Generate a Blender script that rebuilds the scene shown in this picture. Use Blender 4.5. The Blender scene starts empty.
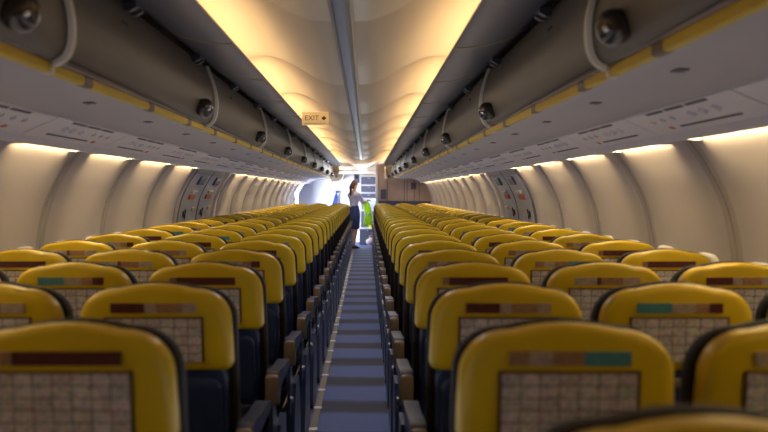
import bpy, bmesh, math, random
from mathutils import Vector, Matrix
random.seed(7)
sc = bpy.context.scene
C = sc.collection
PI = math.pi

# ------------------------------------------------------------------ materials
def mat(name, col, rough=.5, metal=0., noise=0., nscale=20., bump=0., emit=None, estr=0., coat=0., spec=.5, sheen=0.):
    m = bpy.data.materials.new(name); m.use_nodes = True
    nt = m.node_tree; b = nt.nodes['Principled BSDF']
    b.inputs['Base Color'].default_value = (*col, 1)
    b.inputs['Roughness'].default_value = rough
    b.inputs['Metallic'].default_value = metal
    b.inputs['Specular IOR Level'].default_value = spec
    if coat: b.inputs['Coat Weight'].default_value = coat
    if sheen: b.inputs['Sheen Weight'].default_value = sheen
    if emit:
        b.inputs['Emission Color'].default_value = (*emit, 1)
        b.inputs['Emission Strength'].default_value = estr
    if noise or bump:
        tc = nt.nodes.new('ShaderNodeTexCoord')
        n = nt.nodes.new('ShaderNodeTexNoise'); n.inputs['Scale'].default_value = nscale
        n.inputs['Detail'].default_value = 4
        nt.links.new(tc.outputs['Object'], n.inputs['Vector'])
        if noise:
            r = nt.nodes.new('ShaderNodeMapRange')
            r.inputs['To Min'].default_value = 1 - noise; r.inputs['To Max'].default_value = 1 + noise
            nt.links.new(n.outputs['Fac'], r.inputs['Value'])
            mx = nt.nodes.new('ShaderNodeVectorMath'); mx.operation = 'SCALE'
            mx.inputs[0].default_value = col
            nt.links.new(r.outputs['Result'], mx.inputs['Scale'])
            nt.links.new(mx.outputs['Vector'], b.inputs['Base Color'])
        if bump:
            bp = nt.nodes.new('ShaderNodeBump'); bp.inputs['Strength'].default_value = bump
            bp.inputs['Distance'].default_value = .01
            nt.links.new(n.outputs['Fac'], bp.inputs['Height'])
            nt.links.new(bp.outputs['Normal'], b.inputs['Normal'])
    return m

def glow(name, col, s):
    m = bpy.data.materials.new(name); m.use_nodes = True
    nt = m.node_tree; nt.nodes.clear()
    e = nt.nodes.new('ShaderNodeEmission'); o = nt.nodes.new('ShaderNodeOutputMaterial')
    e.inputs['Color'].default_value = (*col, 1); e.inputs['Strength'].default_value = s
    nt.links.new(e.outputs[0], o.inputs[0]); return m

M = {}
M['yellow'] = mat('yellow_plastic', (.555, .395, .004), .44, noise=.06, nscale=9, coat=.1)
M['navy'] = mat('navy_leather', (.014, .022, .065), .5, noise=.25, nscale=60, bump=.08)
M['navyplastic'] = mat('navy_plastic', (.020, .036, .12), .30, noise=.1, nscale=15)
M['blackrim'] = mat('dark_leather', (.012, .010, .011), .7, noise=.2, nscale=60, bump=.1, spec=.2)
M['arm'] = mat('armrest_cap', (.16, .125, .10), .4, noise=.1)
M['metal'] = mat('brushed_metal', (.5, .5, .55), .3, 1., noise=.1)
M['chrome'] = mat('chrome', (.75, .75, .78), .12, 1.)
M['darkmetal'] = mat('dark_metal', (.11, .10, .092), .25, .7)
M['wall'] = mat('sidewall_panel', (.385, .365, .395), .5, noise=.04, nscale=3)
M['wallseam'] = mat('sidewall_seam_shade', (.29, .275, .30), .5, noise=.05, nscale=4)
M['hatch'] = mat('hatch_panel', (.47, .48, .55), .45, noise=.05, nscale=4)
M['hatchgap'] = mat('hatch_gap', (.10, .11, .16), .6, noise=.1)
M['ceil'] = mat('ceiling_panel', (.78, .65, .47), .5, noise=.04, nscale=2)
M['soffit'] = mat('soffit_grey', (.40, .38, .41), .55, noise=.05, nscale=3)
M['psu'] = mat('service_panel_grey', (.74, .70, .73), .55, noise=.05, nscale=5)
M['slot'] = mat('slot_dark', (.10, .09, .11), .6, noise=.1)
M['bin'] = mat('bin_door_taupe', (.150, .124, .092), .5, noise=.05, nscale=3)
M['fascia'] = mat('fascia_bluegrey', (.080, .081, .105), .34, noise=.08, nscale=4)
M['cream'] = mat('cream_trim', (.62, .56, .46), .4, noise=.05)
M['gold'] = mat('gold_seam_glint', (.55, .42, .20), .4, noise=.05)
M['rail'] = mat('rail_yellow', (.62, .43, .03), .65, noise=.08, nscale=30)
M['brownmark'] = mat('brown_placard', (.10, .05, .015), .5, noise=.3, nscale=80)
M['black'] = mat('black_plastic', (.01, .01, .012), .4, noise=.1)
M['red'] = mat('red_paint', (.5, .10, .04), .4, noise=.1)
M['white'] = mat('white_panel', (.75, .76, .80), .45, noise=.03)
M['lilac'] = mat('lilac_post', (.55, .56, .66), .4, noise=.04)
M['slate'] = mat('slate_panel', (.085, .10, .16), .35, noise=.2, nscale=12)
M['wood'] = mat('beige_laminate', (.42, .32, .29), .5, noise=.15, nscale=5)
M['bluetrim'] = mat('blue_trim', (.03, .06, .20), .4, noise=.2, nscale=30)
M['added_curtain'] = mat('added_blue_fabric', (.08, .16, .48), .8, noise=.1)
M['shade'] = mat('window_shade', (.75, .78, .85), .5, emit=(.75, .86, 1.), estr=.22, noise=.02)  # glow stands in for daylight coming through the shade
M['frame'] = mat('window_frame', (.50, .50, .53), .4, noise=.03)
M['floorstrip'] = mat('path_strip', (.085, .048, .022), .5, noise=.3, nscale=30)
M['cove'] = glow('cove_lamp', (1., .67, .32), 11.)
M['wash'] = glow('wash_lamp', (1., .71, .33), 72.)
M['lens'] = mat('lens', (.6, .6, .62), .2)
M['skin'] = mat('skin', (.55, .33, .24), .5, noise=.05)
M['hair'] = mat('hair_brown', (.05, .022, .012), .5, noise=.3, nscale=40)
M['blouse'] = mat('blouse_lilac', (.55, .56, .75), .7, noise=.05)
M['skirt'] = mat('skirt_navy', (.02, .04, .16), .7, noise=.1)
M['shoe'] = mat('shoe_black', (.01, .01, .012), .35, noise=.1)
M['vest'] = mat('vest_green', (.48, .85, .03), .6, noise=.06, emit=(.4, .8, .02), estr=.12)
M['silver'] = mat('reflective_band', (.65, .68, .66), .35, noise=.05)
M['bagyellow'] = mat('bag_yellow', (.75, .78, .03), .5, noise=.15)
M['bagpink'] = mat('bag_pink', (.5, .42, .46), .5, noise=.2)
M['backwall'] = mat('bulkhead_grey', (.4, .38, .37), .6, noise=.05)
M['teal'] = mat('notice_teal', (.07, .22, .26), .4, noise=.35, nscale=70)
M['maroon'] = mat('notice_maroon', (.085, .022, .02), .4, noise=.4, nscale=70)
M['pale'] = mat('notice_pale', (.34, .27, .23), .5, noise=.6, nscale=90)
M['orange'] = mat('notice_orange', (.28, .16, .09), .5, noise=.6, nscale=90)

def card_mat(name, light, darkc):
    m = bpy.data.materials.new(name); m.use_nodes = True
    nt = m.node_tree; b = nt.nodes['Principled BSDF']; b.inputs['Roughness'].default_value = .35
    uv = nt.nodes.new('ShaderNodeTexCoord')
    br = nt.nodes.new('ShaderNodeTexBrick'); br.offset = 0
    br.inputs['Color1'].default_value = (*light, 1); br.inputs['Color2'].default_value = (*[c * .72 for c in light], 1)
    br.inputs['Mortar'].default_value = (*darkc, 1)
    br.inputs['Scale'].default_value = 1.; br.inputs['Mortar Size'].default_value = .011
    br.inputs['Brick Width'].default_value = .3; br.inputs['Row Height'].default_value = .2
    nt.links.new(uv.outputs['UV'], br.inputs['Vector'])
    n = nt.nodes.new('ShaderNodeTexVoronoi'); n.inputs['Scale'].default_value = 12
    nt.links.new(uv.outputs['UV'], n.inputs['Vector'])
    r = nt.nodes.new('ShaderNodeMapRange'); r.inputs['From Max'].default_value = .75
    r.inputs['To Min'].default_value = .42; r.inputs['To Max'].default_value = 1.05
    nt.links.new(n.outputs['Distance'], r.inputs['Value'])
    mx = nt.nodes.new('ShaderNodeMix'); mx.data_type = 'RGBA'; mx.blend_type = 'MULTIPLY'; mx.inputs[0].default_value = .9
    nt.links.new(br.outputs['Color'], mx.inputs[6]); nt.links.new(r.outputs['Result'], mx.inputs[7])
    mh = nt.nodes.new('ShaderNodeMix'); mh.data_type = 'RGBA'; mh.inputs[0].default_value = .09
    nt.links.new(mx.outputs[2], mh.inputs[6]); nt.links.new(n.outputs['Color'], mh.inputs[7])
    nt.links.new(mh.outputs[2], b.inputs['Base Color']); return m
M['card'] = card_mat('card_pictures', (.60, .54, .57), (.09, .055, .05))
M['cardblue'] = card_mat('card_pictures_cool', (.62, .58, .63), (.10, .075, .09))

def carpet():
    m = bpy.data.materials.new('carpet_blue'); m.use_nodes = True
    nt = m.node_tree; b = nt.nodes['Principled BSDF']; b.inputs['Roughness'].default_value = .75
    tc = nt.nodes.new('ShaderNodeTexCoord'); sep = nt.nodes.new('ShaderNodeSeparateXYZ')
    nt.links.new(tc.outputs['Object'], sep.inputs[0])
    n0 = nt.nodes.new('ShaderNodeTexNoise'); n0.inputs['Scale'].default_value = 3.
    nt.links.new(tc.outputs['Object'], n0.inputs['Vector'])
    def mth(op, a, bb):
        x = nt.nodes.new('ShaderNodeMath'); x.operation = op
        for i, v in enumerate((a, bb)):
            if v is None: continue
            if isinstance(v, (int, float)): x.inputs[i].default_value = v
            else: nt.links.new(v, x.inputs[i])
        return x.outputs[0]
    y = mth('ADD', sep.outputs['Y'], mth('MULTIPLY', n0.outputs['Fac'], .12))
    ph = mth('SINE', mth('MULTIPLY', mth('ADD', y, .1), 2 * PI / .762), None)  # sine bands paint light falling between the seat rows into the colour
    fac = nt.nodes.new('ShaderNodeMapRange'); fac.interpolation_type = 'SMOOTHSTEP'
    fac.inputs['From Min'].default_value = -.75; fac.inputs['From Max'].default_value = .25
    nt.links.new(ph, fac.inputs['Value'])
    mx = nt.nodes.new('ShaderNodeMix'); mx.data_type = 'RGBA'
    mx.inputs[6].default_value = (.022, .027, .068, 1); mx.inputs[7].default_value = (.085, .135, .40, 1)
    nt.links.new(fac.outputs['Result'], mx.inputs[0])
    n = nt.nodes.new('ShaderNodeTexNoise'); n.inputs['Scale'].default_value = 220.
    nt.links.new(tc.outputs['Object'], n.inputs['Vector'])
    bp = nt.nodes.new('ShaderNodeBump'); bp.inputs['Strength'].default_value = .4; bp.inputs['Distance'].default_value = .004
    nt.links.new(n.outputs['Fac'], bp.inputs['Height']); nt.links.new(bp.outputs['Normal'], b.inputs['Normal'])
    nt.links.new(mx.outputs[2], b.inputs['Base Color']); return m
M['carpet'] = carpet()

# ------------------------------------------------------------------ mesh helpers
def me_from(verts, faces, mats, smooth=False, fm=None, uvs=None, name='m'):
    me = bpy.data.meshes.new(name); me.from_pydata([tuple(v) for v in verts], [], faces); 
    for m in (mats if isinstance(mats, (list, tuple)) else [mats]): me.materials.append(m)
    if fm: 
        for p, i in zip(me.polygons, fm): p.material_index = i
    if uvs:
        l = me.uv_layers.new(name='UVMap')
        for p in me.polygons:
            for li in p.loop_indices: l.data[li].uv = uvs[me.loops[li].vertex_index]
    bm = bmesh.new(); bm.from_mesh(me); bmesh.ops.recalc_face_normals(bm, faces=bm.faces); bm.to_mesh(me); bm.free()
    if smooth: me.polygons.foreach_set('use_smooth', [True] * len(me.polygons))
    me.update(); return me

def link(name, me, parent=None, loc=(0, 0, 0), rot=(0, 0, 0)):
    o = bpy.data.objects.new(name, me); C.objects.link(o)
    o.location = loc; o.rotation_euler = rot
    if parent: o.parent = parent
    return o

def thing(name, label, cat, loc=(0, 0, 0), rotz=0, group=None):
    o = bpy.data.objects.new(name, None); C.objects.link(o); o.empty_display_size = .05
    o.location = loc; o.rotation_euler = (0, 0, rotz)
    o['label'] = label; o['category'] = cat
    if group: o['group'] = group
    return o
def tag(o, label, cat, group=None):
    o['label'] = label; o['category'] = cat
    if group: o['group'] = group
    return o
def struct(o, label=None):
    o['kind'] = 'structure'
    if label: o['label'] = label
    return o

class MB:
    """collects shapes into one mesh"""
    def __init__(s): s.bm = bmesh.new()
    def box(s, x0, x1, y0, y1, z0, z1, bev=0., seg=2, mtx=None):
        r = bmesh.ops.create_cube(s.bm, size=1)
        vs = r['verts']
        for v in vs: v.co = Vector(((v.co.x + .5) * (x1 - x0) + x0, (v.co.y + .5) * (y1 - y0) + y0, (v.co.z + .5) * (z1 - z0) + z0))
        if bev:
            es = list({e for v in vs for e in v.link_edges})
            g = bmesh.ops.bevel(s.bm, geom=es, offset=bev, segments=seg, affect='EDGES', profile=.5)
            vs = list({v for f in g['faces'] for v in f.verts} | {v for v in vs if v.is_valid})
        if mtx is not None: bmesh.ops.transform(s.bm, matrix=mtx, verts=vs)
        return s
    def cyl(s, p0, p1, r0, r1=None, n=16, caps=True):
        p0 = Vector(p0); p1 = Vector(p1); r1 = r0 if r1 is None else r1
        d = p1 - p0; q = Vector((0, 0, 1)).rotation_difference(d.normalized()).to_matrix().to_4x4()
        bmesh.ops.create_cone(s.bm, cap_ends=caps, segments=n, radius1=r0, radius2=r1, depth=d.length,
                              matrix=Matrix.Translation((p0 + p1) / 2) @ q)
        return s
    def ball(s, c, r, sx=1, sy=1, sz=1, u=20, v=12):
        bmesh.ops.create_uvsphere(s.bm, u_segments=u, v_segments=v, radius=r,
                                  matrix=Matrix.Translation(c) @ Matrix.Diagonal((sx, sy, sz, 1)))
        return s
    def rings(s, rings, close=True, cap0=False, cap1=False):
        rows = [[s.bm.verts.new(p) for p in r] for r in rings]
        n = len(rows[0])
        for a, b in zip(rows, rows[1:]):
            for i in range(n if close else n - 1):
                j = (i + 1) % n
                s.bm.faces.new((a[i], a[j], b[j], b[i]))
        if cap0: s.bm.faces.new(rows[0])
        if cap1: s.bm.faces.new(rows[-1])
        return s
    def me(s, m, smooth=False, name='m', angle=None):
        bmesh.ops.recalc_face_normals(s.bm, faces=s.bm.faces)
        me = bpy.data.meshes.new(name); s.bm.to_mesh(me); s.bm.free()
        for k in (m if isinstance(m, (list, tuple)) else [m]): me.materials.append(k)
        if smooth: me.polygons.foreach_set('use_smooth', [True] * len(me.polygons))
        if angle is not None: me.set_sharp_from_angle(angle=math.radians(angle))
        return me

def sweep(profile, ys, m, smooth=True, offs=None, name='m'):
    """profile [(x,z)] swept along y; offs(y) -> scale offset along the outward normal"""
    P = [Vector((x, 0, z)) for x, z in profile]
    N = []
    for i in range(len(P)):
        t = (P[min(i + 1, len(P) - 1)] - P[max(i - 1, 0)]).normalized()
        N.append(Vector((t.z, 0, -t.x)))
    V = []; F = []
    for y in ys:
        k = offs(y) if offs else 0.
        for p, nn in zip(P, N): V.append((p.x + nn.x * k, y, p.z + nn.z * k))
    n = len(P)
    for j in range(len(ys) - 1):
        for i in range(n - 1): F.append((j * n + i, j * n + i + 1, (j + 1) * n + i + 1, (j + 1) * n + i))
    me = me_from(V, F, m, smooth, name=name)
    me.set_sharp_from_angle(angle=math.radians(35))
    return me

def spl(pts, n=6):
    """Catmull-Rom through 2-D points"""
    out = []
    for i in range(len(pts) - 1):
        p0 = pts[max(i - 1, 0)]; p1 = pts[i]; p2 = pts[i + 1]; p3 = pts[min(i + 2, len(pts) - 1)]
        for k in range(n):
            t = k / n
            out.append(tuple(.5 * ((2 * b) + (-a + c) * t + (2 * a - 5 * b + 4 * c - d) * t * t + (-a + 3 * b - 3 * c + d) * t ** 3)
                             for a, b, c, d in zip(p0, p1, p2, p3)))
    out.append(tuple(pts[-1])); return out

def mir(prof, s): return [(x * s, z) for x, z in prof]
def text_me(txt, size, m, ext=.001):
    cu = bpy.data.curves.new('t', 'FONT'); cu.body = txt; cu.size = size; cu.extrude = ext
    cu.align_x = 'CENTER'; cu.align_y = 'CENTER'
    o = bpy.data.objects.new('t', cu); C.objects.link(o)
    dg = bpy.context.evaluated_depsgraph_get()
    me = bpy.data.meshes.new_from_object(o.evaluated_get(dg)); bpy.data.objects.remove(o)
    me.materials.clear(); me.materials.append(m); return me

ORD = ['first', 'second', 'third', 'fourth', 'fifth', 'sixth', 'seventh', 'eighth', 'ninth', 'tenth', 'eleventh', 'twelfth', 'thirteenth',
       'fourteenth', 'fifteenth', 'sixteenth', 'seventeenth', 'eighteenth', 'nineteenth', 'twentieth']

Y0, YP, YE = -2.3, 22.4, 24.8     # rear wall, partition, front bulkhead
SIDE = {-1: 'left', 1: 'right'}

# ------------------------------------------------------------------ setting
fl = MB().box(-1.8, 1.8, Y0, YE + .1, -.05, 0).me(M['carpet']); struct(link('floor', fl), 'dark blue carpet floor with crosswise light bands painted in')
WALLP = spl([(1.60, 0), (1.70, .4), (1.755, .8), (1.765, 1.05), (1.72, 1.30), (1.63, 1.49), (1.545, 1.61), (1.505, 1.68)], 6)
PANEL = 1.19
PH = {-1: 5.13, 1: 4.05}
def wall_lines(s):
    L = []; y = PH[s] - 6 * PANEL
    while y < YE:
        if Y0 < y < 8.4 or y > 11.0: L.append(y)
        y += PANEL
    L += [8.80 if s > 0 else 8.66, 10.64]
    return sorted(L)
def wall_mesh(s, a, b):
    lines = [l for l in wall_lines(s) if a + .05 < l < b - .05]
    ys = {a, b}
    for l in lines: ys |= {l - .12, l - .07, l - .012, l - .008, l + .008, l + .012, l + .07, l + .12}
    def off(y):
        for l in lines:
            d = abs(y - l)
            if d < .0095: return .030
            if d < .071: return .016
        return 0.
    prof = mir(WALLP, s)
    if s < 0: prof = prof[::-1]
    me = sweep(prof, sorted(ys), M['wall'], True, off); me.materials.append(M['wallseam'])
    for p in me.polygons:
        if any(abs(p.center.y - l) < .08 for l in lines): p.material_index = 1  # darker grey paints the shade between lamps onto the seam bands
    return me
struct(link('wall_right', wall_mesh(1, Y0, YE)), 'curved pale sidewall right of the seats')
struct(link('wall_left', wall_mesh(-1, Y0, 22.7)), 'curved pale sidewall left of the seats')
struct(link('wall_left_front', wall_mesh(-1, 23.75, YE)), 'short curved sidewall beyond the open front door')

# ceiling
CP = [(.74, 2.10), (.68, 2.17), (.57, 2.215), (.45, 2.205), (.33, 2.150), (.22, 2.085), (.13, 2.046), (.06, 2.038)]
CPROF = spl(mir(CP, -1) + CP[::-1], 4)
seams = [3.45 + 2.03 * k for k in range(-2, 8)]
ys = {Y0, YE}
for l in seams: ys |= {l - .02, l - .006, l + .006, l + .02}
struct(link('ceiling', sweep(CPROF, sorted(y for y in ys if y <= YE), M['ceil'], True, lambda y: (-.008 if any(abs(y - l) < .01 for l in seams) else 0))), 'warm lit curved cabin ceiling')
# centre rail
r = MB(); r.box(-.036, -.022, Y0, 18, 2.02, 2.045, .003); r.box(.02, .034, Y0, 18, 2.02, 2.045, .003)
ro = struct(link('trim_centre_rail', r.me(mat('rail_grey', (.28, .26, .27), .5, noise=.1))), 'narrow metal track along the ceiling centre')
link('channel', MB().box(-.022, .02, Y0, 18, 2.034, 2.045).me(M['slate']), ro)
link('gold_edge', MB().box(.034, .05, Y0, 18, 2.028, 2.043, .003).me(M['gold']), ro)

# soffits
for s in (-1, 1):
    prof = [(.875, 1.775), (.90, 1.752), (1.08, 1.738), (1.25, 1.715)]
    pr = spl(mir(prof, s), 4); pr = pr if s > 0 else pr[::-1]
    so = struct(link('trim_soffit_' + SIDE[s], sweep(pr, [Y0, YE], M['soffit'])), 'smooth grey underside of the bins, %s of the aisle' % SIDE[s])
    pr2 = mir([(1.25, 1.715), (1.255, 1.722), (1.38, 1.672), (1.440, 1.640), (1.440, 1.602), (1.450, 1.602), (1.456, 1.66), (1.505, 1.68)], s)
    pr2 = pr2 if s > 0 else pr2[::-1]
    struct(link('trim_service_channel_' + SIDE[s], sweep(pr2, [Y0, YE], M['psu'], False)))
    k = 0; y = 2.66 - 1.0
    mk = MB().box(-.018, .018, -.035, .035, -.003, 0, .0015, 1).me(M['slot'])
    while y < 18:
        link('row_marker', mk, so, (s * 1.02, y, 1.741), (0, s * .07, 0)); y += .97

# back wall behind the viewpoint and partitions at the front
struct(link('wall_rear', MB().box(-1.8, 1.8, Y0 - .05, Y0, 0, 2.3).me(M['backwall'])))
struct(link('wall_front', MB().box(-1.8, 1.8, YE, YE + .05, 0, 2.2).me(M['white'])), 'white front bulkhead, sunlit from the open door')

# windows: frame ring + shade, two to each wall panel
def rrect(w, h, rad, n=6):
    out = []
    for cx, cz, a0 in ((w / 2 - rad, h / 2 - rad, 0), (-w / 2 + rad, h / 2 - rad, PI / 2), (-w / 2 + rad, -h / 2 + rad, PI), (w / 2 - rad, -h / 2 + rad, 1.5 * PI)):
        for i in range(n + 1):
            a = a0 + PI / 2 * i / n; out.append((cx + rad * math.cos(a), cz + rad * math.sin(a)))
    return out
def ring_me(w, h, rad, t, dep, m):
    # in the y-z plane, +x pointing away from the cabin
    o = rrect(w, h, rad); i = rrect(w - 2 * t, h - 2 * t, max(rad - t, .01))
    R = [[(dep, a, b) for a, b in o], [(0, a * .99, b * .99) for a, b in o], [(-.002, a, b) for a, b in rrect(w - t, h - t, rad - t / 2)],
         [(0, a, b) for a, b in i], [(dep, a * .98, b * .98) for a, b in i]]
    return MB().rings(R).me(m, True)
fr_me = ring_me(.30, .40, .09, .045, .03, M['frame'])
sh_me = MB().rings([[(.016, a, b) for a, b in rrect(.23, .33, .06)], [(.012, a, b) for a, b in rrect(.21, .31, .055)]], cap1=True).me(M['shade'], False)
hd_me = MB().box(-.006, .012, -.04, .04, -.012, .012, .004).me(M['frame'])
wn = 0
for s in (-1, 1):
    y = PH[s] - 5 * PANEL + PANEL * .25
    while y < 21.5:
        if not (8.55 < y < 10.75) and y > 1.0:
            wn += 1
            w = bpy.data.objects.new('window_%d' % wn, None); C.objects.link(w); w.empty_display_size = .05
            w.location = (s * 1.746, y, .885); w.rotation_euler = (0, 0, 0 if s > 0 else PI); struct(w)
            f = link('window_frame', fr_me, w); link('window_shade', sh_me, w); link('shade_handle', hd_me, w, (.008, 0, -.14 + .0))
        y += PANEL / 2

# wall wash lamps (one above every sidewall panel) and cove lamps
def exits_here(y): return 8.7 < y < 10.68
for s in (-1, 1):
    L = wall_lines(s)
    spans = [(a, b) for a, b in zip(L, L[1:]) if not (a < 9.6 < b) and b > .5 and a < 21.9 and b - a > .4]
    n = 0
    for a, b in spans:
        b = min(b, YP - .05)
        n += 1
        t = thing('wall_wash_lamp', '', 'lamp', (s * 1.510, (a + b) / 2, 1.628), 0, 'sidewall wash lamps under the service panels')
        h = (b - a) / 2 - .20
        link('lamp_housing', MB().box(-.014, .014, -h - .02, h + .02, .004, .022, .002, 1).me(M['psu']), t)
        link('lamp_tube', MB().box(-.012, .012, -h, h, -.006, .004, .002, 1).me(M['wash']), t)
        for e in (-1, 1): link('added_end_baffle', MB().box(min(-.030 * s, .038 * s), max(-.030 * s, .038 * s), e * (h + .012) - .008, e * (h + .012) + .008, -.022, .022, .002, 1).me(M['psu']), t)  # unseen plates added to cut the wash off sharply at each end
lamps = [o for o in C.objects if o.name.startswith('wall_wash_lamp')]
for s in (-1, 1):
    Ls = sorted([o for o in lamps if o.location.x * s > 0], key=lambda o: o.location.y)
    for i, o in enumerate(Ls):
        before = o.location.y < 9.6
        k = [p for p in Ls if (p.location.y < 9.6) == before].index(o)
        o['label'] = ('warm strip lamp above the %s wall, %s one %s the overwing exits' % (SIDE[s], ORD[len([p for p in Ls if p.location.y < 9.6]) - 1 - k] if before else ORD[k], 'before' if before else 'beyond'))
n = 0
for s in (-1, 1):
    y = Y0 + .1; k = 0
    edges = [Y0 + .05] + seams + [17.95, 20.4, 22.5, 24.75]
    edges = sorted(e for e in edges if e >= Y0)
    for a, b in zip(edges, edges[1:]):
        if b - a < .5: continue
        t = bpy.data.objects.new('trim_cove_lamp_%s_%s' % (SIDE[s], ORD[k]), None); C.objects.link(t); t.empty_display_size = .05
        t.location = (s * .585, (a + b) / 2, 2.062); struct(t); k += 1
        h = (b - a) / 2 - .07
        link('lamp_tube', MB().box(-.02, .02, -h, h, .0, .012, .003, 1).me(M['cove']), t)

# ------------------------------------------------------------------ overhead bins
DOOR = spl([(.815, 2.088), (.798, 2.02), (.790, 1.95), (.793, 1.89), (.808, 1.83), (.832, 1.793), (.860, 1.777)], 5)
BL = 2.58
def thick(prof, t):
    """closed section of a sheet"""
    P = [Vector((x, z)) for x, z in prof]; out = []
    for i, p in enumerate(P):
        tn = (P[min(i + 1, len(P) - 1)] - P[max(i - 1, 0)]).normalized(); out.append((p.x - tn.y * t, p.y + tn.x * t))
    return prof + out[::-1]
def slant(z): return -.26 * max(0., (z - 1.79) / .30) ** 1.4
def ext(prof, y0, y1, m, smooth=True, sl=False):
    return MB().rings([[(x, y + (slant(z) if sl else 0), z) for x, z in prof] for y in (y0, y1)], cap0=True, cap1=True).me(m, smooth, angle=35)
def bin_door(s, y0, y1):
    # the door stands proud at its far, latched end and sits back at its near end
    R = []
    for k in range(9):
        t = k / 8; f = (1 - t) ** 1.3
        P = [(x + .055 * f * min(1., max(0., (2.06 - z) / .16)), z + .030 * f * max(0., (1.86 - z) / .085)) for x, z in DOOR]
        R.append([(x, y0 + (y1 - y0) * t + slant(z), z) for x, z in mir(thick(P, .012), s)])
    return MB().rings(R, cap0=True, cap1=True).me(M['bin'], True, angle=35)
BINP = {}
for s in (-1, 1):
    h = BL / 2
    d = {}
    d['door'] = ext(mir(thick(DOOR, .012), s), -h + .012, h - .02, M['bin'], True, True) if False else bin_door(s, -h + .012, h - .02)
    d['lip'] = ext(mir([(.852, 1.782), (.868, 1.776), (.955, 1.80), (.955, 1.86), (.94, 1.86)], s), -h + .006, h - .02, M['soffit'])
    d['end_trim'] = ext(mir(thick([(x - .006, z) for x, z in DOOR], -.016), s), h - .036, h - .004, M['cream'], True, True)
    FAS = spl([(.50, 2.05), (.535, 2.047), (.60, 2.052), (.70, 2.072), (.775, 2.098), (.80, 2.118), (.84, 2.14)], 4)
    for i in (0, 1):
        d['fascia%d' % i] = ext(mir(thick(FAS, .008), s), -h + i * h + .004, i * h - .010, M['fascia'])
        d['seam%d' % i] = ext(mir(thick([(x, z - .003) for x, z in FAS], .008), s), i * h - .010, i * h + .002, M['gold'])  # gold tone paints the light reflecting along the fascia seam
    hb = MB()
    hb.rings([[(s * x, y, z) for x, z in ((.765, 2.094), (.765, 2.074), (.79, 2.060), (.83, 2.060), (.83, 2.094))] for y in (-.06, -.028, -.0279, .0279, .028, .06)], cap0=True, cap1=True)
    for v in hb.bm.verts:
        if abs(v.co.y) < .02795 and v.co.z < 2.08: v.co.z += .012
    d['hinge'] = hb.me(M['fascia'])
    d['latch'] = MB().ball((-.020 * s, 0, 0), .053, .95, 1, 1, 28, 18).me(M['darkmetal'], True, angle=50)
    d['button'] = MB().ball((-.052 * s, -.036, -.002), .012, .9, 1, .9).me(M['chrome'], True)
    d['rail'] = MB().box(s * .872 - .015, s * .872 + .015, -h + .01, h - .03, 1.743, 1.777, .008).me(M['rail'], False)
    d['placard'] = MB().box(s * .872 - .0165, s * .872 + .0165, -.05, .05, 1.7415, 1.7775, .008).me(M['brownmark'])
    d['end_cap'] = MB().box(s * .872 - .018, s * .872 + .018, -.016, .016, 1.740, 1.780, .006).me(M['cream'])
    mb = MB()
    for q in (-.03, 0, .03): mb.ball((0, q, 0), .007, .4, 1, 1, 8, 6)
    d['mark'] = mb.me(M['black'])
    endp = DOOR + [(1.5, 1.72), (1.5, 2.09)]
    d['endpanel'] = ext(mir(endp, s), h - .012, h - .004, M['cream'], True, True)
    BINP[s] = d
ends = [2.87 + BL * k for k in range(-1, 9)]
for s in (-1, 1):
    d = BINP[s]; proto = None
    for k, e in enumerate(ends):
        lab = 'taupe overhead bin on the %s side, %s' % (SIDE[s], 'partly above the viewpoint' if k == 0 else '%s whole bin door ahead of the camera' % ORD[k - 1])
        off = -.47 if s < 0 else -.36
        t = thing('overhead_bin', lab, 'luggage bin', (0, e - BL / 2 - (.14 if s < 0 else .04), 0), 0, 'overhead bins on the %s side' % SIDE[s])
        link('door', d['door'], t); link('lower_lip', d['lip'], t); link('end_trim', d['end_trim'], t)
        for i in (0, 1):
            f = link('fascia', d['fascia%d' % i], t); link('seam_glint', d['seam%d' % i], f)
        for q in (BL / 2 - .62, -BL / 2 + .67): link('hinge', d['hinge'], t, (0, q, 0))
        l = link('latch', d['latch'], t, (s * .800, BL / 2 + off, 1.842), (0, -.24 * s, 0)); link('latch_button', d['button'], l)
        rl = link('hand_rail', d['rail'], t)
        for q in (-.95, -.05, .80): link('row_placard', d['placard'], rl, (0, q, 0))
        link('rail_end', d['end_cap'], rl, (0, BL / 2 - .016, 0))
        link('placard_mark', d['mark'], t, (s * .79, -BL / 2 + .55, 2.0))
        if k == len(ends) - 1: link('end_panel', d['endpanel'], t)

# outer hull closing the cabin above the bins
HP = spl([(1.50, 1.68), (1.42, 1.85), (1.2, 2.10), (.9, 2.26), (.5, 2.36), (0, 2.40)], 4)
struct(link('roof_shell', sweep(mir(HP, -1) + HP[::-1][1:], [Y0, YE], M['backwall'])))

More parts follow.
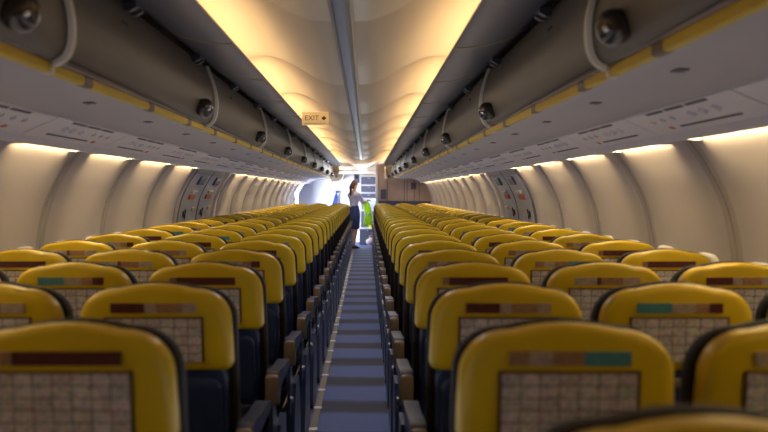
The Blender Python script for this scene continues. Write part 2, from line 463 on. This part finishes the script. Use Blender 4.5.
# ------------------------------------------------------------------ passenger service panels
for s in (-1, 1):
    a = Vector((s * 1.262, 0, 1.7185)); b = Vector((s * 1.434, 0, 1.644))
    ang = math.atan2(b.z - a.z, (b.x - a.x))
    cen = (a + b) / 2
    ax = (b - a).normalized(); nz = Vector((-ax.z, 0, ax.x)); nz = nz if nz.z < 0 else -nz
    rotm = Matrix((ax, Vector((0, 1, 0)), ax.cross(Vector((0, 1, 0))))).transposed()
    up = rotm @ Vector((0, 0, 1)); sg = -1 if up.z > 0 else 1     # local z direction that points down into the cabin
    eul = rotm.to_euler()
    def zz(v0, v1): return (min(v0 * sg, v1 * sg), max(v0 * sg, v1 * sg))
    z0, z1 = zz(0, .008)
    parts = [('panel', MB().box(-.090, .090, -.585, .585, z0, z1, .003, 1).me(M['psu']), (0, 0, 0))]
    z0, z1 = zz(.007, .010)
    g1 = MB(); 
    for q in (-.36, -.13, .1): g1.box(-.085, -.070, q, q + .2, z0, z1)
    parts.append(('slot_grille', g1.me(M['slot']), (0, 0, 0)))
    parts.append(('speaker_slot', MB().box(.045, .056, -.38, .22, z0, z1).me(M['slot']), (0, 0, 0)))
    vm = MB().cyl((0, 0, .006 * sg), (0, 0, .022 * sg), .021, .015, 14).me(M['psu'], True, angle=40)
    for q in (-.12, 0, .12): parts.append(('air_vent', vm, (-.02, q - .2, 0)))
    lm = MB().cyl((0, 0, .006 * sg), (0, 0, .013 * sg), .016, .013, 12).me(M['lens'], True, angle=40)
    for q in (-.12, 0, .12): parts.append(('reading_light', lm, (-.02, q + .25, 0)))
    z0, z1 = zz(.007, .011)
    parts.append(('call_button', MB().box(-.012, .012, -.02, .02, z0, z1, .002, 1).me(M['red']), (.05, .32, 0)))
    y = PH[s] - 4 * PANEL + PANEL / 2; k = 0; proto = None
    while y < YP - .3:
        if y > .8:
            t = thing('passenger_service_panel', 'grey overhead service panel with lamps and vents, %s side, %s' % (SIDE[s], ('%s from the camera' % ORD[k]) if k < 18 else ('farthest' if False else '%s from the camera' % ORD[k])), 'service panel', cen + Vector((0, y, 0)), 0, 'service panels on the %s side' % SIDE[s])
            t.rotation_euler = eul; k += 1
            for nme, me, loc in parts: link(nme, me, t, loc)
        y += PANEL

# ------------------------------------------------------------------ overwing exits
def wall_patch(s, y0, y1, z0, z1, off, m):
    P = [(x - off, z) for x, z in WALLP if z0 <= z <= z1]
    return ext(mir(thick(P, -.012), s), y0, y1, m)
def wx(z):
    for (xa, za), (xb, zb) in zip(WALLP, WALLP[1:]):
        if za <= z <= zb: return xa + (xb - xa) * (z - za) / (zb - za)
    return 1.6
dn = 1
for s in (-1, 1):
    for i, (a, b) in enumerate(((8.80, 9.66), (9.74, 10.58))):
        yc = (a + b) / 2; w = b - a; dn += 1
        t = bpy.data.objects.new('door_%d' % dn, None); C.objects.link(t); t.empty_display_size = .05; t.location = (0, yc, 0); struct(t, 'grey overwing exit hatch in the %s wall, %s one' % (SIDE[s], ('nearer', 'farther')[i]))
        link('hatch_panel', wall_patch(s, -w / 2, w / 2, .55, 1.57, .006, M['hatch']), t)
        def at(z, y): return (s * (wx(z) - .016), y, z)
        link('dark_surround', wall_patch(s, -w / 2 - .035, -w / 2, .5, 1.6, .004, M['hatchgap']), t)
        tilt = {1.50: -.62, 1.36: -.42, 1.05: 0}
        def rot(z):
            dz = .03; return (0, math.atan2(s * (wx(z + dz) - wx(z - dz)), 2 * dz), 0)
        link('handle_cover', MB().box(-.014, .014, -.16, .16, -.05, .05, .012).me(M['slate']), t, at(1.50, .05), rot(1.50))
        link('exit_handle', MB().box(-.025, .012, -.13, .13, -.016, .016, .01).me(M['cream']), t, at(1.385, -.03), rot(1.385))
        link('handle_placard', MB().box(-.008, .01, -.15, .13, -.03, .022, .003).me(M['red']), t, at(1.335, -.05), rot(1.335))
        wt = link('window_frame', fr_me, t, (s * (wx(1.0) - .02), 0, 1.0), (0, 0, 0 if s > 0 else PI))
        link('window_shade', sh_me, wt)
        ar = MB(); ar.box(-.006, .006, -.05, .05, -.012, .012, .003, 1); ar.box(-.006, .006, .03, .055, -.05, .05, .003, 1); ar.box(-.006, .006, -.06, -.04, -.03, .03, .003, 1)
        link('arrow_placard', ar.me(M['black']), t, at(1.16, -.24), rot(1.16))
        link('warning_placard', MB().box(-.006, .006, -.08, .08, -.02, .02, .003, 1).me(M['gold']), t, at(1.20, .2), rot(1.20))

# ------------------------------------------------------------------ seats
SH = .25; TZ = 1.12; REC = math.tan(math.radians(8))
def tilt(p): return (p[0], p[1] + REC * (TZ - p[2]), p[2])
def outline(hw, drop, n=9, top=.142, rx=.105, rz=.098, bot=.025, crown=.015, flare=.004):
    """closed outline in x-z, z measured from the seat top"""
    R = []
    for i in range(n + 1):                                  # right shoulder, from the side up to the crown
        a = PI / 2 * i / n
        R.append((hw - flare - rx + rx * math.cos(a) ** .9, -crown - rz + rz * math.sin(a) ** .9))
    m = 6; xt = hw - flare - rx
    T = [(xt * (1 - 2 * i / m), -crown * (xt * (1 - 2 * i / m) / xt) ** 2) for i in range(1, m)]
    Lf = [(-x, z) for x, z in R[::-1]]
    B = []
    for i in range(5):
        a = PI + PI / 2 * i / 4; B.append((-hw + bot + bot * math.cos(a), -drop + bot + bot * math.sin(a)))
    bl = [(-hw * (1 - 2 * i / 5), -drop) for i in range(1, 5)]
    bl = [((-hw + bot) + (2 * (hw - bot)) * i / 5, -drop) for i in range(1, 5)]
    B2 = [(-x, z) for x, z in B[::-1]]
    mid = [(-hw + .001, -drop + (drop - crown - rz) * .5)]
    return R + T + Lf + mid + B + bl + B2 + [(-x, z) for x, z in mid]
def loft(out, cz, rings, cap=True, taperz=None):
    RR = []
    for sc_, y in rings:
        RR.append([tilt((x * sc_, y, TZ + cz + (z - cz) * sc_)) for x, z in out])
    return RR
OUT = outline(.219, SH)
shell_me = MB().rings(loft(OUT, -.13, [(.99, .066), (1., .05), (1., .026), (.992, .014), (.972, .006), (.94, .002), (.86, 0), (.55, -.003), (.25, -.004)]), cap1=True).me(M['yellow'], True, 'head_shell')
OUTC = outline(.2255, .67, rx=.108, rz=.102, bot=.05, crown=.015)
cush_me = MB().rings(loft(OUTC, -.3, [(.95, .052), (.99, .056), (1.006, .066), (1.008, .085), (1.0, .115), (.95, .135), (.8, .142), (.4, .145)]), cap0=True, cap1=True).me(M['blackrim'], True, 'cushion')
def rbox(w, z0, z1, rad, y0, y1, m, bulge=.0, tz=True):
    o = [(a, b + (z0 + z1) / 2) for a, b in rrect(w, z1 - z0, rad, 4)]
    c = (z0 + z1) / 2
    R = []
    for k, y in ((1, y1), (1, y0 + .012), (.985, y0 + .003), (.95, y0), (.6, y0 - bulge), (.2, y0 - bulge * 1.2)):
        R.append([tilt((x * k, y, c + (z - c) * k)) for x, z in o])
    return MB().rings(R, cap0=True, cap1=True).me(m, True)
lower_me = rbox(.40, .43, .90, .05, .020, .056, M['navyplastic'], .006)
tray_me = rbox(.37, .60, .845, .03, .006, .022, M['navyplastic'], .001)
latch_me = MB().box(-.02, .02, -.006, .008, -.012, .012, .004).me(M['arm'])
pocket_me = rbox(.36, .46, .585, .02, -.004, .022, M['navy'], .008)
pan_me = MB().box(-.216, .216, .16, .62, .36, .46, .035, 3).me(M['navy'], True)
frame_me = MB().box(-.215, .215, .18, .58, .32, .36, .01).me(M['darkmetal'])
leg_me = MB().box(-.018, .018, -.02, .02, 0, .33, .006).box(-.022, .022, -.05, .05, 0, .018, .005).me(M['navyplastic'])
spreader_me = MB().box(-.02, .02, 0, .34, .03, .07, .006).me(M['navyplastic'])
# armrest: arm with a tall rounded rear end
o = []
armp = spl([(.055, .60), (.05, .655), (.075, .70), (.13, .705), (.30, .685), (.50, .675), (.56, .66), (.56, .64), (.45, .635), (.2, .63), (.14, .60), (.10, .575), (.055, .60)], 4)[:-1]
arm_me = MB().rings([[(x * k, y, z) for y, z in armp] for x, k in ((-.015, 1), (.015, 1))], cap0=True, cap1=True).me(M['navyplastic'], True, angle=40)
cap_me = MB().box(-.0155, .0155, .036, .075, .585, .70, .012, 3).me(M['arm'], True)
side_me = MB().rings([[(x, y, z) for y, z in ((.12, .34), (.10, .60), (.17, .62), (.25, .50), (.42, .42), (.45, .34))] for x in (-.006, .006)], cap0=True, cap1=True).me(M['navyplastic'])
bolt_me = MB().cyl((-.015, 0, 0), (.015, 0, 0), .014, n=12).me(M['metal'], True, angle=40)

def quads(rects, mats, ydep):
    V = []; F = []; fm = []; uv = []
    for (x0, x1, z0, z1, mi) in rects:
        b = len(V)
        for (x, z, u, v) in ((x0, z0, 0, 0), (x1, z0, 2.1, 0), (x1, z1, 2.1, 1), (x0, z1, 0, 1)):
            V.append(tilt((x, ydep, z))); uv.append((u, v))
        F.append((b, b + 1, b + 2, b + 3)); fm.append(mi)
        # thin edge back towards the shell
        c = len(V)
        for (x, z) in ((x0, z0), (x1, z0), (x1, z1), (x0, z1)): V.append(tilt((x, ydep + .006, z))); uv.append((0, 0))
        for i in range(4): F.append((b + i, c + i, c + (i + 1) % 4, b + (i + 1) % 4)); fm.append(mi)
    return me_from(V, F, mats, False, fm, uv)
sm = [M['teal'], M['maroon'], M['pale'], M['orange']]
zt, zb = TZ - .052, TZ - .080
def strip(segs):
    X0, X1 = -.12, .12; x = X0; R = []
    for f, mi in segs:
        x1 = x + (X1 - X0) * f; R.append((x, x1, zb, zt, mi)); x = x1
    return quads(R, sm, -.0075)
STR = [('maroon notice', strip([(.10, 3), (.24, 1), (.66, 1)])), ('part-orange notice', strip([(.40, 1), (.14, 2), (.30, 3), (.16, 2)])),
       ('teal-left notice', strip([(.40, 0), (.28, 2), (.16, 3), (.16, 1)])), ('teal-right notice', strip([(.16, 3), (.20, 2), (.26, 3), (.38, 0)])),
       ('pale notice', strip([(.34, 2), (.06, 1), (.34, 3), (.26, 2)]))]
def card(m):
    x0, x1, z0, z1 = -.135, .135, TZ - .222, TZ - .096
    return quads([(x0, x1, z0, z1, 0)], [m], -.0075)
CARDS = [card(M['card']), card(M['cardblue'])]
cframe_me = None
cf = MB()
for bx in ((-.141, .141, TZ - .096, TZ - .091), (-.141, -.135, TZ - .224, TZ - .092), (.135, .141, TZ - .224, TZ - .092)):
    v = []
    for y in (-.0055, .0):
        v.append([tilt((x, y, z)) for x, z in ((bx[0], bx[2]), (bx[1], bx[2]), (bx[1], bx[3]), (bx[0], bx[3]))])
    cf.rings(v, cap0=True, cap1=True)
cframe_me = cf.me(M['brownmark'])

def build_seat(sx):
    """sx: -1 seat left of the aisle (armrest on its right), +1 right of the aisle"""
    t = thing('airline_seat', 'x', 'seat')
    link('back_cushion', cush_me, t)
    h = link('head_shell', shell_me, t)
    link('notice_strip', STR[0][1], h); c = link('safety_card', CARDS[0], h); link('card_frame', cframe_me, h)
    link('lower_back', lower_me, t)
    tr = link('tray_table', tray_me, t); link('tray_latch', latch_me, tr, tilt((0, .002, .835)))
    link('seat_pocket', pocket_me, t)
    link('seat_cushion', pan_me, t); link('seat_frame', frame_me, t)
    for q in (.24, .52): link('leg', leg_me, t, (-sx * .17, q, 0))
    for q in (.24, .52): link('leg', leg_me, t, (sx * .17, q, 0))
    a = link('armrest', arm_me, t, (-sx * .2425, .0, 0)); link('armrest_cap', cap_me, a); 
    sp = link('side_panel', side_me, t, (-sx * .2425, 0, 0)); link('hinge_bolt', bolt_me, sp, (0, .13, .575)); link('hinge_bolt', bolt_me, sp, (0, .18, .40))
    return t
fair_me = MB().rings([[(x, y, z) for y, z in ((.14, 0), (.12, .03), (.20, .34), (.26, .46), (.46, .46), (.52, .34), (.58, .03), (.56, 0))] for x in (-.012, .012)], cap0=True, cap1=True).me(M['navyplastic'])
aisle = []
def copy_tree(o, parent=None):
    c = o.copy(); C.objects.link(c); c.parent = parent
    for ch in o.children: copy_tree(ch, c)
    return c
PITCH = .762; D1 = 1.753
ROWS = list(range(0, 27))
COLS = [('aisle', .497), ('middle', .982), ('window', 1.467)]
def strip_of(s, col, k):
    fixed = {(-1, 0, 1): 0, (-1, 0, 2): 1, (-1, 0, 3): 0, (-1, 1, 2): 4, (-1, 1, 3): 2, (1, 0, 1): 3, (1, 1, 2): 2, (1, 0, 2): 1, (1, 1, 1): 4, (1, 1, 3): 4, (1, 1, 4): 3, (1, 2, 3): 1, (1, 2, 4): 0, (-1, 2, 3): 2, (-1, 2, 4): 0, (-1, 1, 4): 4, (-1, 1, 5): 1}
    return fixed.get((s, col, k), (k * 3 + col * 2 + (s > 0)) % 5)
for s in (-1, 1):
    proto = build_seat(s); first = True
    for k in ROWS:
        y = D1 + PITCH * (k - 1)
        if y > 21.4: continue
        if k == 0 and s < 0: continue
        for ci, (cn, cx) in enumerate(COLS):
            if s > 0 and k == 0 and ci == 2: continue
            t = proto if first else copy_tree(proto); first = False
            if ci == 0: aisle.append((t, s))
            t.location = (s * cx - (.009 if s < 0 else 0), y, 0)
            si = strip_of(s, ci, k)
            rk = k if s > 0 else k - 1
            rown = '%s row' % (ORD[rk] if rk < 14 else '')
            last = int((21.4 - D1) / PITCH) + 1
            if rk >= 14:
                q = last - k
                rown = ('front row by the bulkhead' if q == 0 else '%s row back from the front bulkhead' % ORD[q])
            else: rown = '%s row from the camera' % ORD[rk]
            t['label'] = 'yellow-backed %s seat %s of the aisle, %s, %s' % (cn, SIDE[s], rown, STR[si][0])
            t['group'] = 'yellow-backed airline seats'
            for ch in t.children:
                if ch.name.startswith('head_shell'):
                    for g in ch.children:
                        if g.name.startswith('notice_strip'): g.data = STR[si][1]
                        if g.name.startswith('safety_card'): g.data = CARDS[(k + ci + (s > 0)) % 2]

for t, s in aisle:
    link('aisle_fairing', fair_me, t, (-s * .252, 0, 0))
    for ch in t.children:
        if ch.name.startswith('armrest'): ch.scale.x = 1.6; ch.location.x = -s * .250

# floor path strip
t = thing('floor_path_strip', 'brown guidance strip with metal clips along the left edge of the aisle floor', 'floor strip', (-.212, 0, 0))
link('strip', MB().box(-.022, .022, .4, 21.6, 0, .006, .002, 1).me(M['floorstrip']), t)
cm = MB().box(-.026, .026, -.022, .022, .002, .010, .003, 1).me(M['metal'])
for k in range(40): link('clip', cm, t, (0, 5.19 + .51 * (k - 8), 0))

# ceiling exit sign
t = thing('exit_sign', 'small cream hanging EXIT sign with an arrow below the ceiling edge', 'sign', (-.36, 8.0, 2.055))
pl = link('plate', MB().box(-.12, .12, -.004, .004, -.075, .045, .004, 1).me(mat('exit_plate', (.78, .60, .34), .4, emit=(1., .62, .24), estr=.34, noise=.03)), t)  # golden colour and glow of the plate imitate the lit ceiling around it
link('lettering', text_me('EXIT', .062, M['brownmark']), pl, (-.03, -.0055, -.012), (PI / 2, 0, 0))
link('arrow', MB().rings([[(.055, y, -.012), (.078, y, .008), (.100, y, -.012), (.078, y, -.032)] for y in (-.004, -.0065)], cap0=True, cap1=True).me(M['brownmark']), pl)
link('underline', MB().box(-.10, .10, -.006, -.004, -.062, -.056).me(M['cream']), pl)

# ------------------------------------------------------------------ front end
# right partition
t = struct(bpy.data.objects.new('wall_partition', None), 'beige laminate partition ahead of the right-hand seats'); C.objects.link(t); t.location = (0, YP, 0)
link('partition_panel', MB().box(.40, 1.74, 0, .04, 0, 1.72).box(.40, .56, 0, .04, 1.72, 2.08).me(M['wood']), t)
link('partition_post', MB().box(.335, .40, -.02, .07, 0, 2.08, .01).me(M['lilac']), t)
pj = MB()
for x in (.62, 1.05, 1.12, 1.3, 1.42): pj.box(x, x + .018, -.006, 0, 1.15, 1.68)
link('panel_joint', pj.me(M['slate']), t)
link('blue_rail', MB().box(.42, 1.72, -.02, 0, 1.05, 1.16, .01).me(M['bluetrim']), t)
link('literature_rack', MB().box(.46, .60, -.04, 0, 1.20, 1.45, .01).me(M['slate']), t)
link('notice_board', MB().box(1.22, 1.36, -.008, 0, 1.45, 1.62, .002, 1).me(M['slot']), t)

# header over the front passage
struct(link('trim_header', MB().box(-.62, .42, 23.6, 23.7, 1.86, 1.93, .01).box(-.62, .42, 23.62, 23.72, 1.96, 2.06, .01).me(M['white'])), 'white header above the front passage')
# dark panel on bulkhead
t = thing('attendant_panel', 'dark attendant control panel on the white bulkhead beside the galley', 'control panel', (-.16, YE + .004, 1.76))
link('casing', MB().box(-.075, .075, -.05, 0, -.13, .12, .01).me(M['slate']), t)
link('screen', MB().box(-.05, .05, -.056, -.05, -.02, .09, .004, 1).me(M['black']), t)
link('handset', MB().box(-.04, .04, -.085, -.05, -.11, -.05, .012).me(M['black']), t)
# galley
t = thing('galley_unit', 'white framed galley unit with slate compartment doors behind the attendant', 'galley', (.16, YE, 0))
g = MB()
for x0, x1 in ((-.24, -.20), (.22, .26)): g.box(x0, x1, -.42, 0, 0, 1.86)
for z in (.02, .86, 1.18, 1.34, 1.55, 1.80): g.box(-.2, .22, -.42, 0, z, z + .035)
g.box(-.24, .26, -.02, 0, 0, 1.86)
link('frame', g.me(M['lilac']), t)
for (z0, z1, m) in ((1.585, 1.80, 'slate'), (1.375, 1.55, 'slate'), (1.215, 1.34, 'slate'), (.055, .46, 'slate'), (.47, .86, 'slate')):
    dd = link('door', MB().box(-.195, .215, -.40, -.38, z0 + .006, z1 - .006, .006).me(M[m]), t)
    link('latch', MB().box(-.03, .05, -.41, -.40, z1 - .05, z1 - .03, .003, 1).me(M['metal']), dd)
link('work_light', MB().box(.0, .2, -.36, -.05, 1.165, 1.178).me(glow('galley_light', (.85, .95, 1.), 5.)), t)
t = thing('stowage_box', 'low dark stowage box on the floor below the yellow bag', 'box', (.18, 23.6, 0))
link('body', MB().box(-.26, .17, -.2, .2, 0, .40, .015).me(M['slate']), t)
link('lid', MB().box(-.27, .18, -.21, .21, .40, .435, .012).me(M['lilac']), t)
link('clasp', MB().box(-.06, -.02, -.225, -.2, .36, .42, .005).me(M['metal']), t)
def blob(name, label, cat, loc, sx, sy, sz, m, seed, neck=None):
    rnd = random.Random(seed); R = []; n = 20
    for j in range(11):
        v = j / 10; rr = math.sin(PI * min(max(v, .04), .98)) ** .5
        if v > .75: rr *= .75
        ring = []
        for i in range(n):
            a = 2 * PI * i / n; w = 1 + .09 * math.sin(3 * a + seed + 4 * v) + .05 * math.sin(7 * a + 2 * seed)
            ring.append((math.cos(a) * sx * rr * w, math.sin(a) * sy * rr * w, v * sz))
        R.append(ring)
    t = thing(name, label, cat, loc)
    link('sack', MB().rings(R, cap0=True, cap1=True).me(m, True), t)
    h = [(math.cos(a) * .05, 0, sz * .95 + math.sin(a) * .06) for a in [PI * i / 8 for i in range(9)]]
    hb = MB()
    for p, q in zip(h, h[1:]): hb.cyl(p, q, .008, n=8)
    link('handle', hb.me(m, True), t); return t
blob('carrier_bag', 'bright yellow carrier bag resting on the low stowage box', 'bag', (.26, 23.52, .435), .10, .09, .17, M['bagyellow'], 3)
blob('rubbish_bag', 'pinkish crumpled rubbish bag on the floor in front of the stowage box', 'bag', (.22, 23.2, 0), .13, .10, .2, M['bagpink'], 5)
# rounded stowage cabinets hanging under the ceiling at the front
for s in (-1, 1):
    y0, y1 = (23.9, 24.8) if s < 0 else (23.62, 24.8)
    prof = spl([(.50, 2.06), (.50, 2.03), (.505, 1.95), (.53, 1.80), (.60, 1.70), (.72, 1.66), (.84, 1.655)], 5) + [(.84, 2.06)]
    if s > 0: prof = [(x + .11, z) for x, z in prof]
    t = thing('stowage_cabinet', 'rounded taupe stowage cabinet under the ceiling, ' + ('left of the header over the front passage' if s < 0 else 'seen past the end of the beige partition'), 'cabinet', (0, y0, 0))
    link('body', ext(mir(prof, s), 0, y1 - y0, M['bin']), t)
    link('edge_trim', ext(mir(thick(prof[:-1], -.03), s), -.02, .03, M['cream']), t)
    link('latch', MB().cyl((s * .70, -.012, 1.80), (s * .70, 0, 1.80), .03, n=16).me(M['darkmetal'], True, angle=40), t)
# curtain added to stand in for an unclear blue shape at the left bulkhead
def added_curtain():
    R = []; n = 30
    for j in range(13):
        v = j / 12; z = 1.36 * (1 - v) + .02 if False else 1.40 - 1.38 * v
        w = .02 + .38 * v ** .8
        R.append([(-w * (i / (n - 1)), .028 * math.sin(i * 1.3 + v) * (.4 + v), z) for i in range(n)])
    return MB().rings(R, close=False).me(M['added_curtain'], True)
t = thing('added_curtain', 'added blue curtain standing in for a blue shape on the sunlit white bulkhead', 'added_curtain', (-.70, YE - .12, 0))
co = link('added_drape', added_curtain(), t); md = co.modifiers.new('s', 'SOLIDIFY'); md.thickness = .006
link('tie_back', MB().box(-.06, .03, -.03, .12, 1.36, 1.42, .01).me(M['bluetrim']), t)
# left partition low + open door edge
t = bpy.data.objects.new('door_1', None); C.objects.link(t); t.location = (-1.75, 22.7, 0); struct(t, 'open front passenger doorway, bright with daylight')
fb = MB(); fb.box(-.03, .05, -.03, .02, 0, 1.62, .01); fb.box(-.03, .05, 1.03, 1.08, 0, 1.62, .01)
link('door_frame', fb.me(M['white']), t)
link('door_header', MB().box(-.06, .25, -.03, 1.08, 1.60, 1.75, .01).me(M['white']), t)
link('door_sill', MB().box(-.06, .1, -.03, 1.08, 0, .02, .004).me(M['metal']), t)

# ------------------------------------------------------------------ flight attendant (faces right, +x local)
def skin_mesh(name, V, E, m, parent, levels=2, root=0):
    me = bpy.data.meshes.new(name); me.from_pydata([v[:3] for v in V], E, []); me.materials.append(m)
    o = link(name, me, parent)
    sk = o.modifiers.new('skin', 'SKIN'); sk.use_smooth_shade = True
    lay = me.skin_vertices[0].data
    for i, v in enumerate(V):
        rr = v[3] if isinstance(v[3], tuple) else (v[3], v[3]); lay[i].radius = rr; lay[i].use_root = (i == root)
    su = o.modifiers.new('sub', 'SUBSURF'); su.levels = levels; su.render_levels = levels
    return o
P = thing('person', 'woman in pale lilac blouse and navy skirt holding a green vest in the aisle', 'person', (-.20, 21.85, 0), math.radians(42)); P.scale = (.96,) * 3
V = []; E = []
def add(x, y, z, r, par=None):
    V.append((x, y, z, r)); i = len(V) - 1
    if par is not None: E.append((par, i))
    return i
pel = add(0, 0, .94, (.135, .105))
wai = add(.0, 0, 1.10, (.115, .09), pel); che = add(.015, 0, 1.28, (.135, .10), wai); sho = add(.0, 0, 1.40, (.12, .075), che)
nek = add(.01, 0, 1.47, .05, sho); nk2 = add(.022, 0, 1.52, .048, nek)
hd = add(.035, 0, 1.585, (.075, .085), nk2); hd2 = add(.03, 0, 1.65, (.078, .092), hd); hd3 = add(.02, 0, 1.70, (.06, .07), hd2)
nose = add(.118, 0, 1.60, .012, hd)
for sd in (-1, 1):
    hip = add(0, sd * .09, .86, .085, pel); kn = add(.02 + .02 * sd, sd * .085, .48, .055, hip); cf_ = add(-.01 + .04 * sd, sd * .085, .32, .052, kn)
    an = add(-.02 + .05 * sd, sd * .08, .09, .033, cf_); toe = add(.11 + .05 * sd, sd * .09, .03, .028, an)
    s1 = add(.0, sd * .165, 1.385, .055, sho); el = add(.12, sd * .21, 1.16, .04, s1); wr = add(.33, sd * .15, 1.22, .026, el)
    pm = add(.39, sd * .14, 1.23, (.034, .018), wr)
    for f, (fy, fl, fz) in enumerate(((-.030, .062, .006), (-.011, .072, .010), (.010, .068, .008), (.028, .052, .002))):
        a = add(.425, sd * .14 + fy, 1.232 + fz, .0095, pm); b = add(.425 + fl * .55, sd * .14 + fy * 1.1, 1.222 + fz, .0085, a)
        add(.425 + fl * .75, sd * .14 + fy * 1.1, 1.192 + fz, .0075, b)
    ta = add(.385, sd * .14 - sd * .042, 1.222, .0105, pm); add(.415, sd * .14 - sd * .055, 1.200, .0085, ta)
skin_mesh('body', V, E, M['skin'], P)
# blouse
V = []; E = []
a0 = add(0, 0, 1.0, (.140, .112)); a1 = add(0, 0, 1.10, (.132, .105), a0); a2 = add(.015, 0, 1.28, (.155, .118), a1); a3 = add(0, 0, 1.40, (.132, .085), a2); add(.006, 0, 1.455, .064, a3)
for sd in (-1, 1):
    s1 = add(.0, sd * .17, 1.39, .068, a3); el = add(.12, sd * .212, 1.16, .054, s1); add(.27, sd * .168, 1.203, .04, el)
skin_mesh('blouse', V, E, M['blouse'], P)
R = []
for z, rx, ry in ((1.09, .112, .142), (1.02, .126, .156), (.98, .132, .165), (.88, .14, .19), (.72, .135, .185), (.52, .128, .175), (.50, .122, .168)):
    R.append([(math.cos(2 * PI * i / 24) * rx, math.sin(2 * PI * i / 24) * ry, z) for i in range(24)])
link('skirt', MB().rings(R, cap0=True, cap1=True).me(M['skirt'], True, angle=60), P)
# hair: cap + ponytail
R = []
for j in range(9):
    v = j / 8; a = PI * .5 * v
    R.append([(.018 - .010 * v + math.cos(2 * PI * i / 20) * .098 * math.cos(a * .98) * 1.0 - .022 * (1 - v), math.sin(2 * PI * i / 20) * .092 * math.cos(a * .98), 1.615 + .135 * math.sin(a) + (.055 * math.cos(2 * PI * i / 20) * (1 - v))) for i in range(20)])
link('hair', MB().rings(R, cap0=True, cap1=True).ball((-.06, 0, 1.60), .062, .8, 1.2, 1.3).me(M['hair'], True), P)
V = []; E = []
b0 = add(-.080, 0, 1.64, .03); b1 = add(-.112, 0, 1.59, .040, b0); b2 = add(-.112, .0, 1.50, .038, b1); b3 = add(-.115, 0, 1.40, .026, b2); add(-.118, 0, 1.33, .01, b3)
skin_mesh('ponytail', V, E, M['hair'], P, 1)
for sd in (-1, 1): link('eye', MB().ball((.106, sd * .032, 1.625), .011, .6, 1, .7, 10, 8).me(M['black'], True), P)
link('mouth', MB().ball((.108, 0, 1.555), .018, .4, 1, .3, 10, 8).me(M['red'], True), P)
for sd in (-1, 1): link('ear', MB().ball((.025, sd * .083, 1.605), .024, .7, .35, 1.2, 10, 8).me(M['skin'], True), P)
for sd in (-1, 1):
    R = []
    for x, w, h in ((-.07, .026, .05), (-.06, .034, .075), (0, .036, .072), (.07, .040, .052), (.13, .034, .038), (.16, .016, .02)):
        R.append([(x + .0 + .05 * sd, sd * .085 + math.cos(2 * PI * i / 14) * w, max(0., .004 + (h / 2) + math.sin(2 * PI * i / 14) * (h / 2 + .004))) for i in range(14)])
    link('shoe', MB().rings(R, cap0=True, cap1=True).me(M['shoe'], True), P)

# hi-vis vest hanging from her hands
def vest():
    R = []; n = 18
    for j in range(17):
        v = j / 16; w = .11 + .04 * v - (.03 if v < .12 else 0)
        R.append([((i / (n - 1) - .5) * 2 * w * .75 + .07 * math.sin(2.4 * v), .03 * math.sin(i * 1.05 + 2.5 * v) + .02 * math.cos(5 * v), -.62 * v) for i in range(n)])
    return MB().rings(R, close=False)
t = thing('high_visibility_vest', 'fluorescent yellow-green safety vest dangling from the attendant hands', 'vest', (.085, 22.17, 1.165))
vo = link('cloth', vest().me(M['vest'], True), t); md = vo.modifiers.new('s', 'SOLIDIFY'); md.thickness = .008
R = []; n = 18
for v in (.50, .54, .58):
    w = .11 + .04 * v
    R.append([((i / (n - 1) - .5) * 2 * w * .755 + .07 * math.sin(2.4 * v), .03 * math.sin(i * 1.05 + 2.5 * v) + .02 * math.cos(5 * v) - .008, -.62 * v) for i in range(n)])
link('reflective_band', MB().rings(R, close=False).me(M['silver'], True), t)

# ------------------------------------------------------------------ lights
def area(name, loc, target, sx, sy, energy, col):
    l = bpy.data.lights.new(name, 'AREA'); l.shape = 'RECTANGLE'; l.size = sx; l.size_y = sy; l.energy = energy; l.color = col
    o = bpy.data.objects.new(name, l); C.objects.link(o); o.location = loc
    o.rotation_euler = (Vector(target) - Vector(loc)).to_track_quat('-Z', 'Y').to_euler(); return o
area('daylight_door', (-2.6, 22.6, 1.3), (-1.0, 24.8, 1.1), 1.2, 1.8, 480, (.86, .93, 1.))
area('vestibule_fill', (.1, 23.3, 1.75), (-1.75, 21.3, 1.35), .8, .8, 30, (.88, .94, 1.))  # added fill lamp inside the vestibule, brightens the left wall
area('entry_ceiling_fill', (0, 21.2, 1.5), (0, 21.2, 3), .7, 4.5, 9, (1., .72, .35))  # added fill lamp in mid-air, warms the ceiling at the front
area('cabin_fill_down', (0, 14.2, 1.99), (0, 14.2, 0), .10, 20., 58, (1., .95, .92))
area('cabin_fill_up', (0, 11.5, .80), (0, 11.5, 2), .30, 22., 14, (.88, .90, 1.))
for s in (-1, 1): area('seat_bounce_fill_' + SIDE[s], (s * 1.0, 11.8, 1.17), (s * 1.0, 11.8, 2), .5, 21., 12, (.93, .91, 1.))  # added fill strips imitating light bounced off the seats
w = bpy.data.worlds.new('world'); sc.world = w; w.use_nodes = True
w.node_tree.nodes['Background'].inputs['Color'].default_value = (.75, .87, 1., 1); w.node_tree.nodes['Background'].inputs['Strength'].default_value = 1.5

# ------------------------------------------------------------------ camera
cam = bpy.data.cameras.new('camera'); co = bpy.data.objects.new('camera', cam); C.objects.link(co)
co.location = (.095, 0, 1.382); co.rotation_euler = (PI / 2, 0, 0)
cam.sensor_width = 36; cam.lens = 893 / 768 * 36
cam.shift_x = 18 / 768; cam.shift_y = -24 / 768
cam.clip_start = .02
cam.dof.use_dof = True; cam.dof.focus_distance = 7.5; cam.dof.aperture_fstop = 2.8
sc.camera = co
sc.view_settings.view_transform = 'Standard'; sc.view_settings.look = 'None'
sc.view_settings.exposure = .08
sc.cycles.use_denoising = True
sc.cycles.max_bounces = 8; sc.cycles.diffuse_bounces = 5
sc.cycles.sample_clamp_indirect = 6.
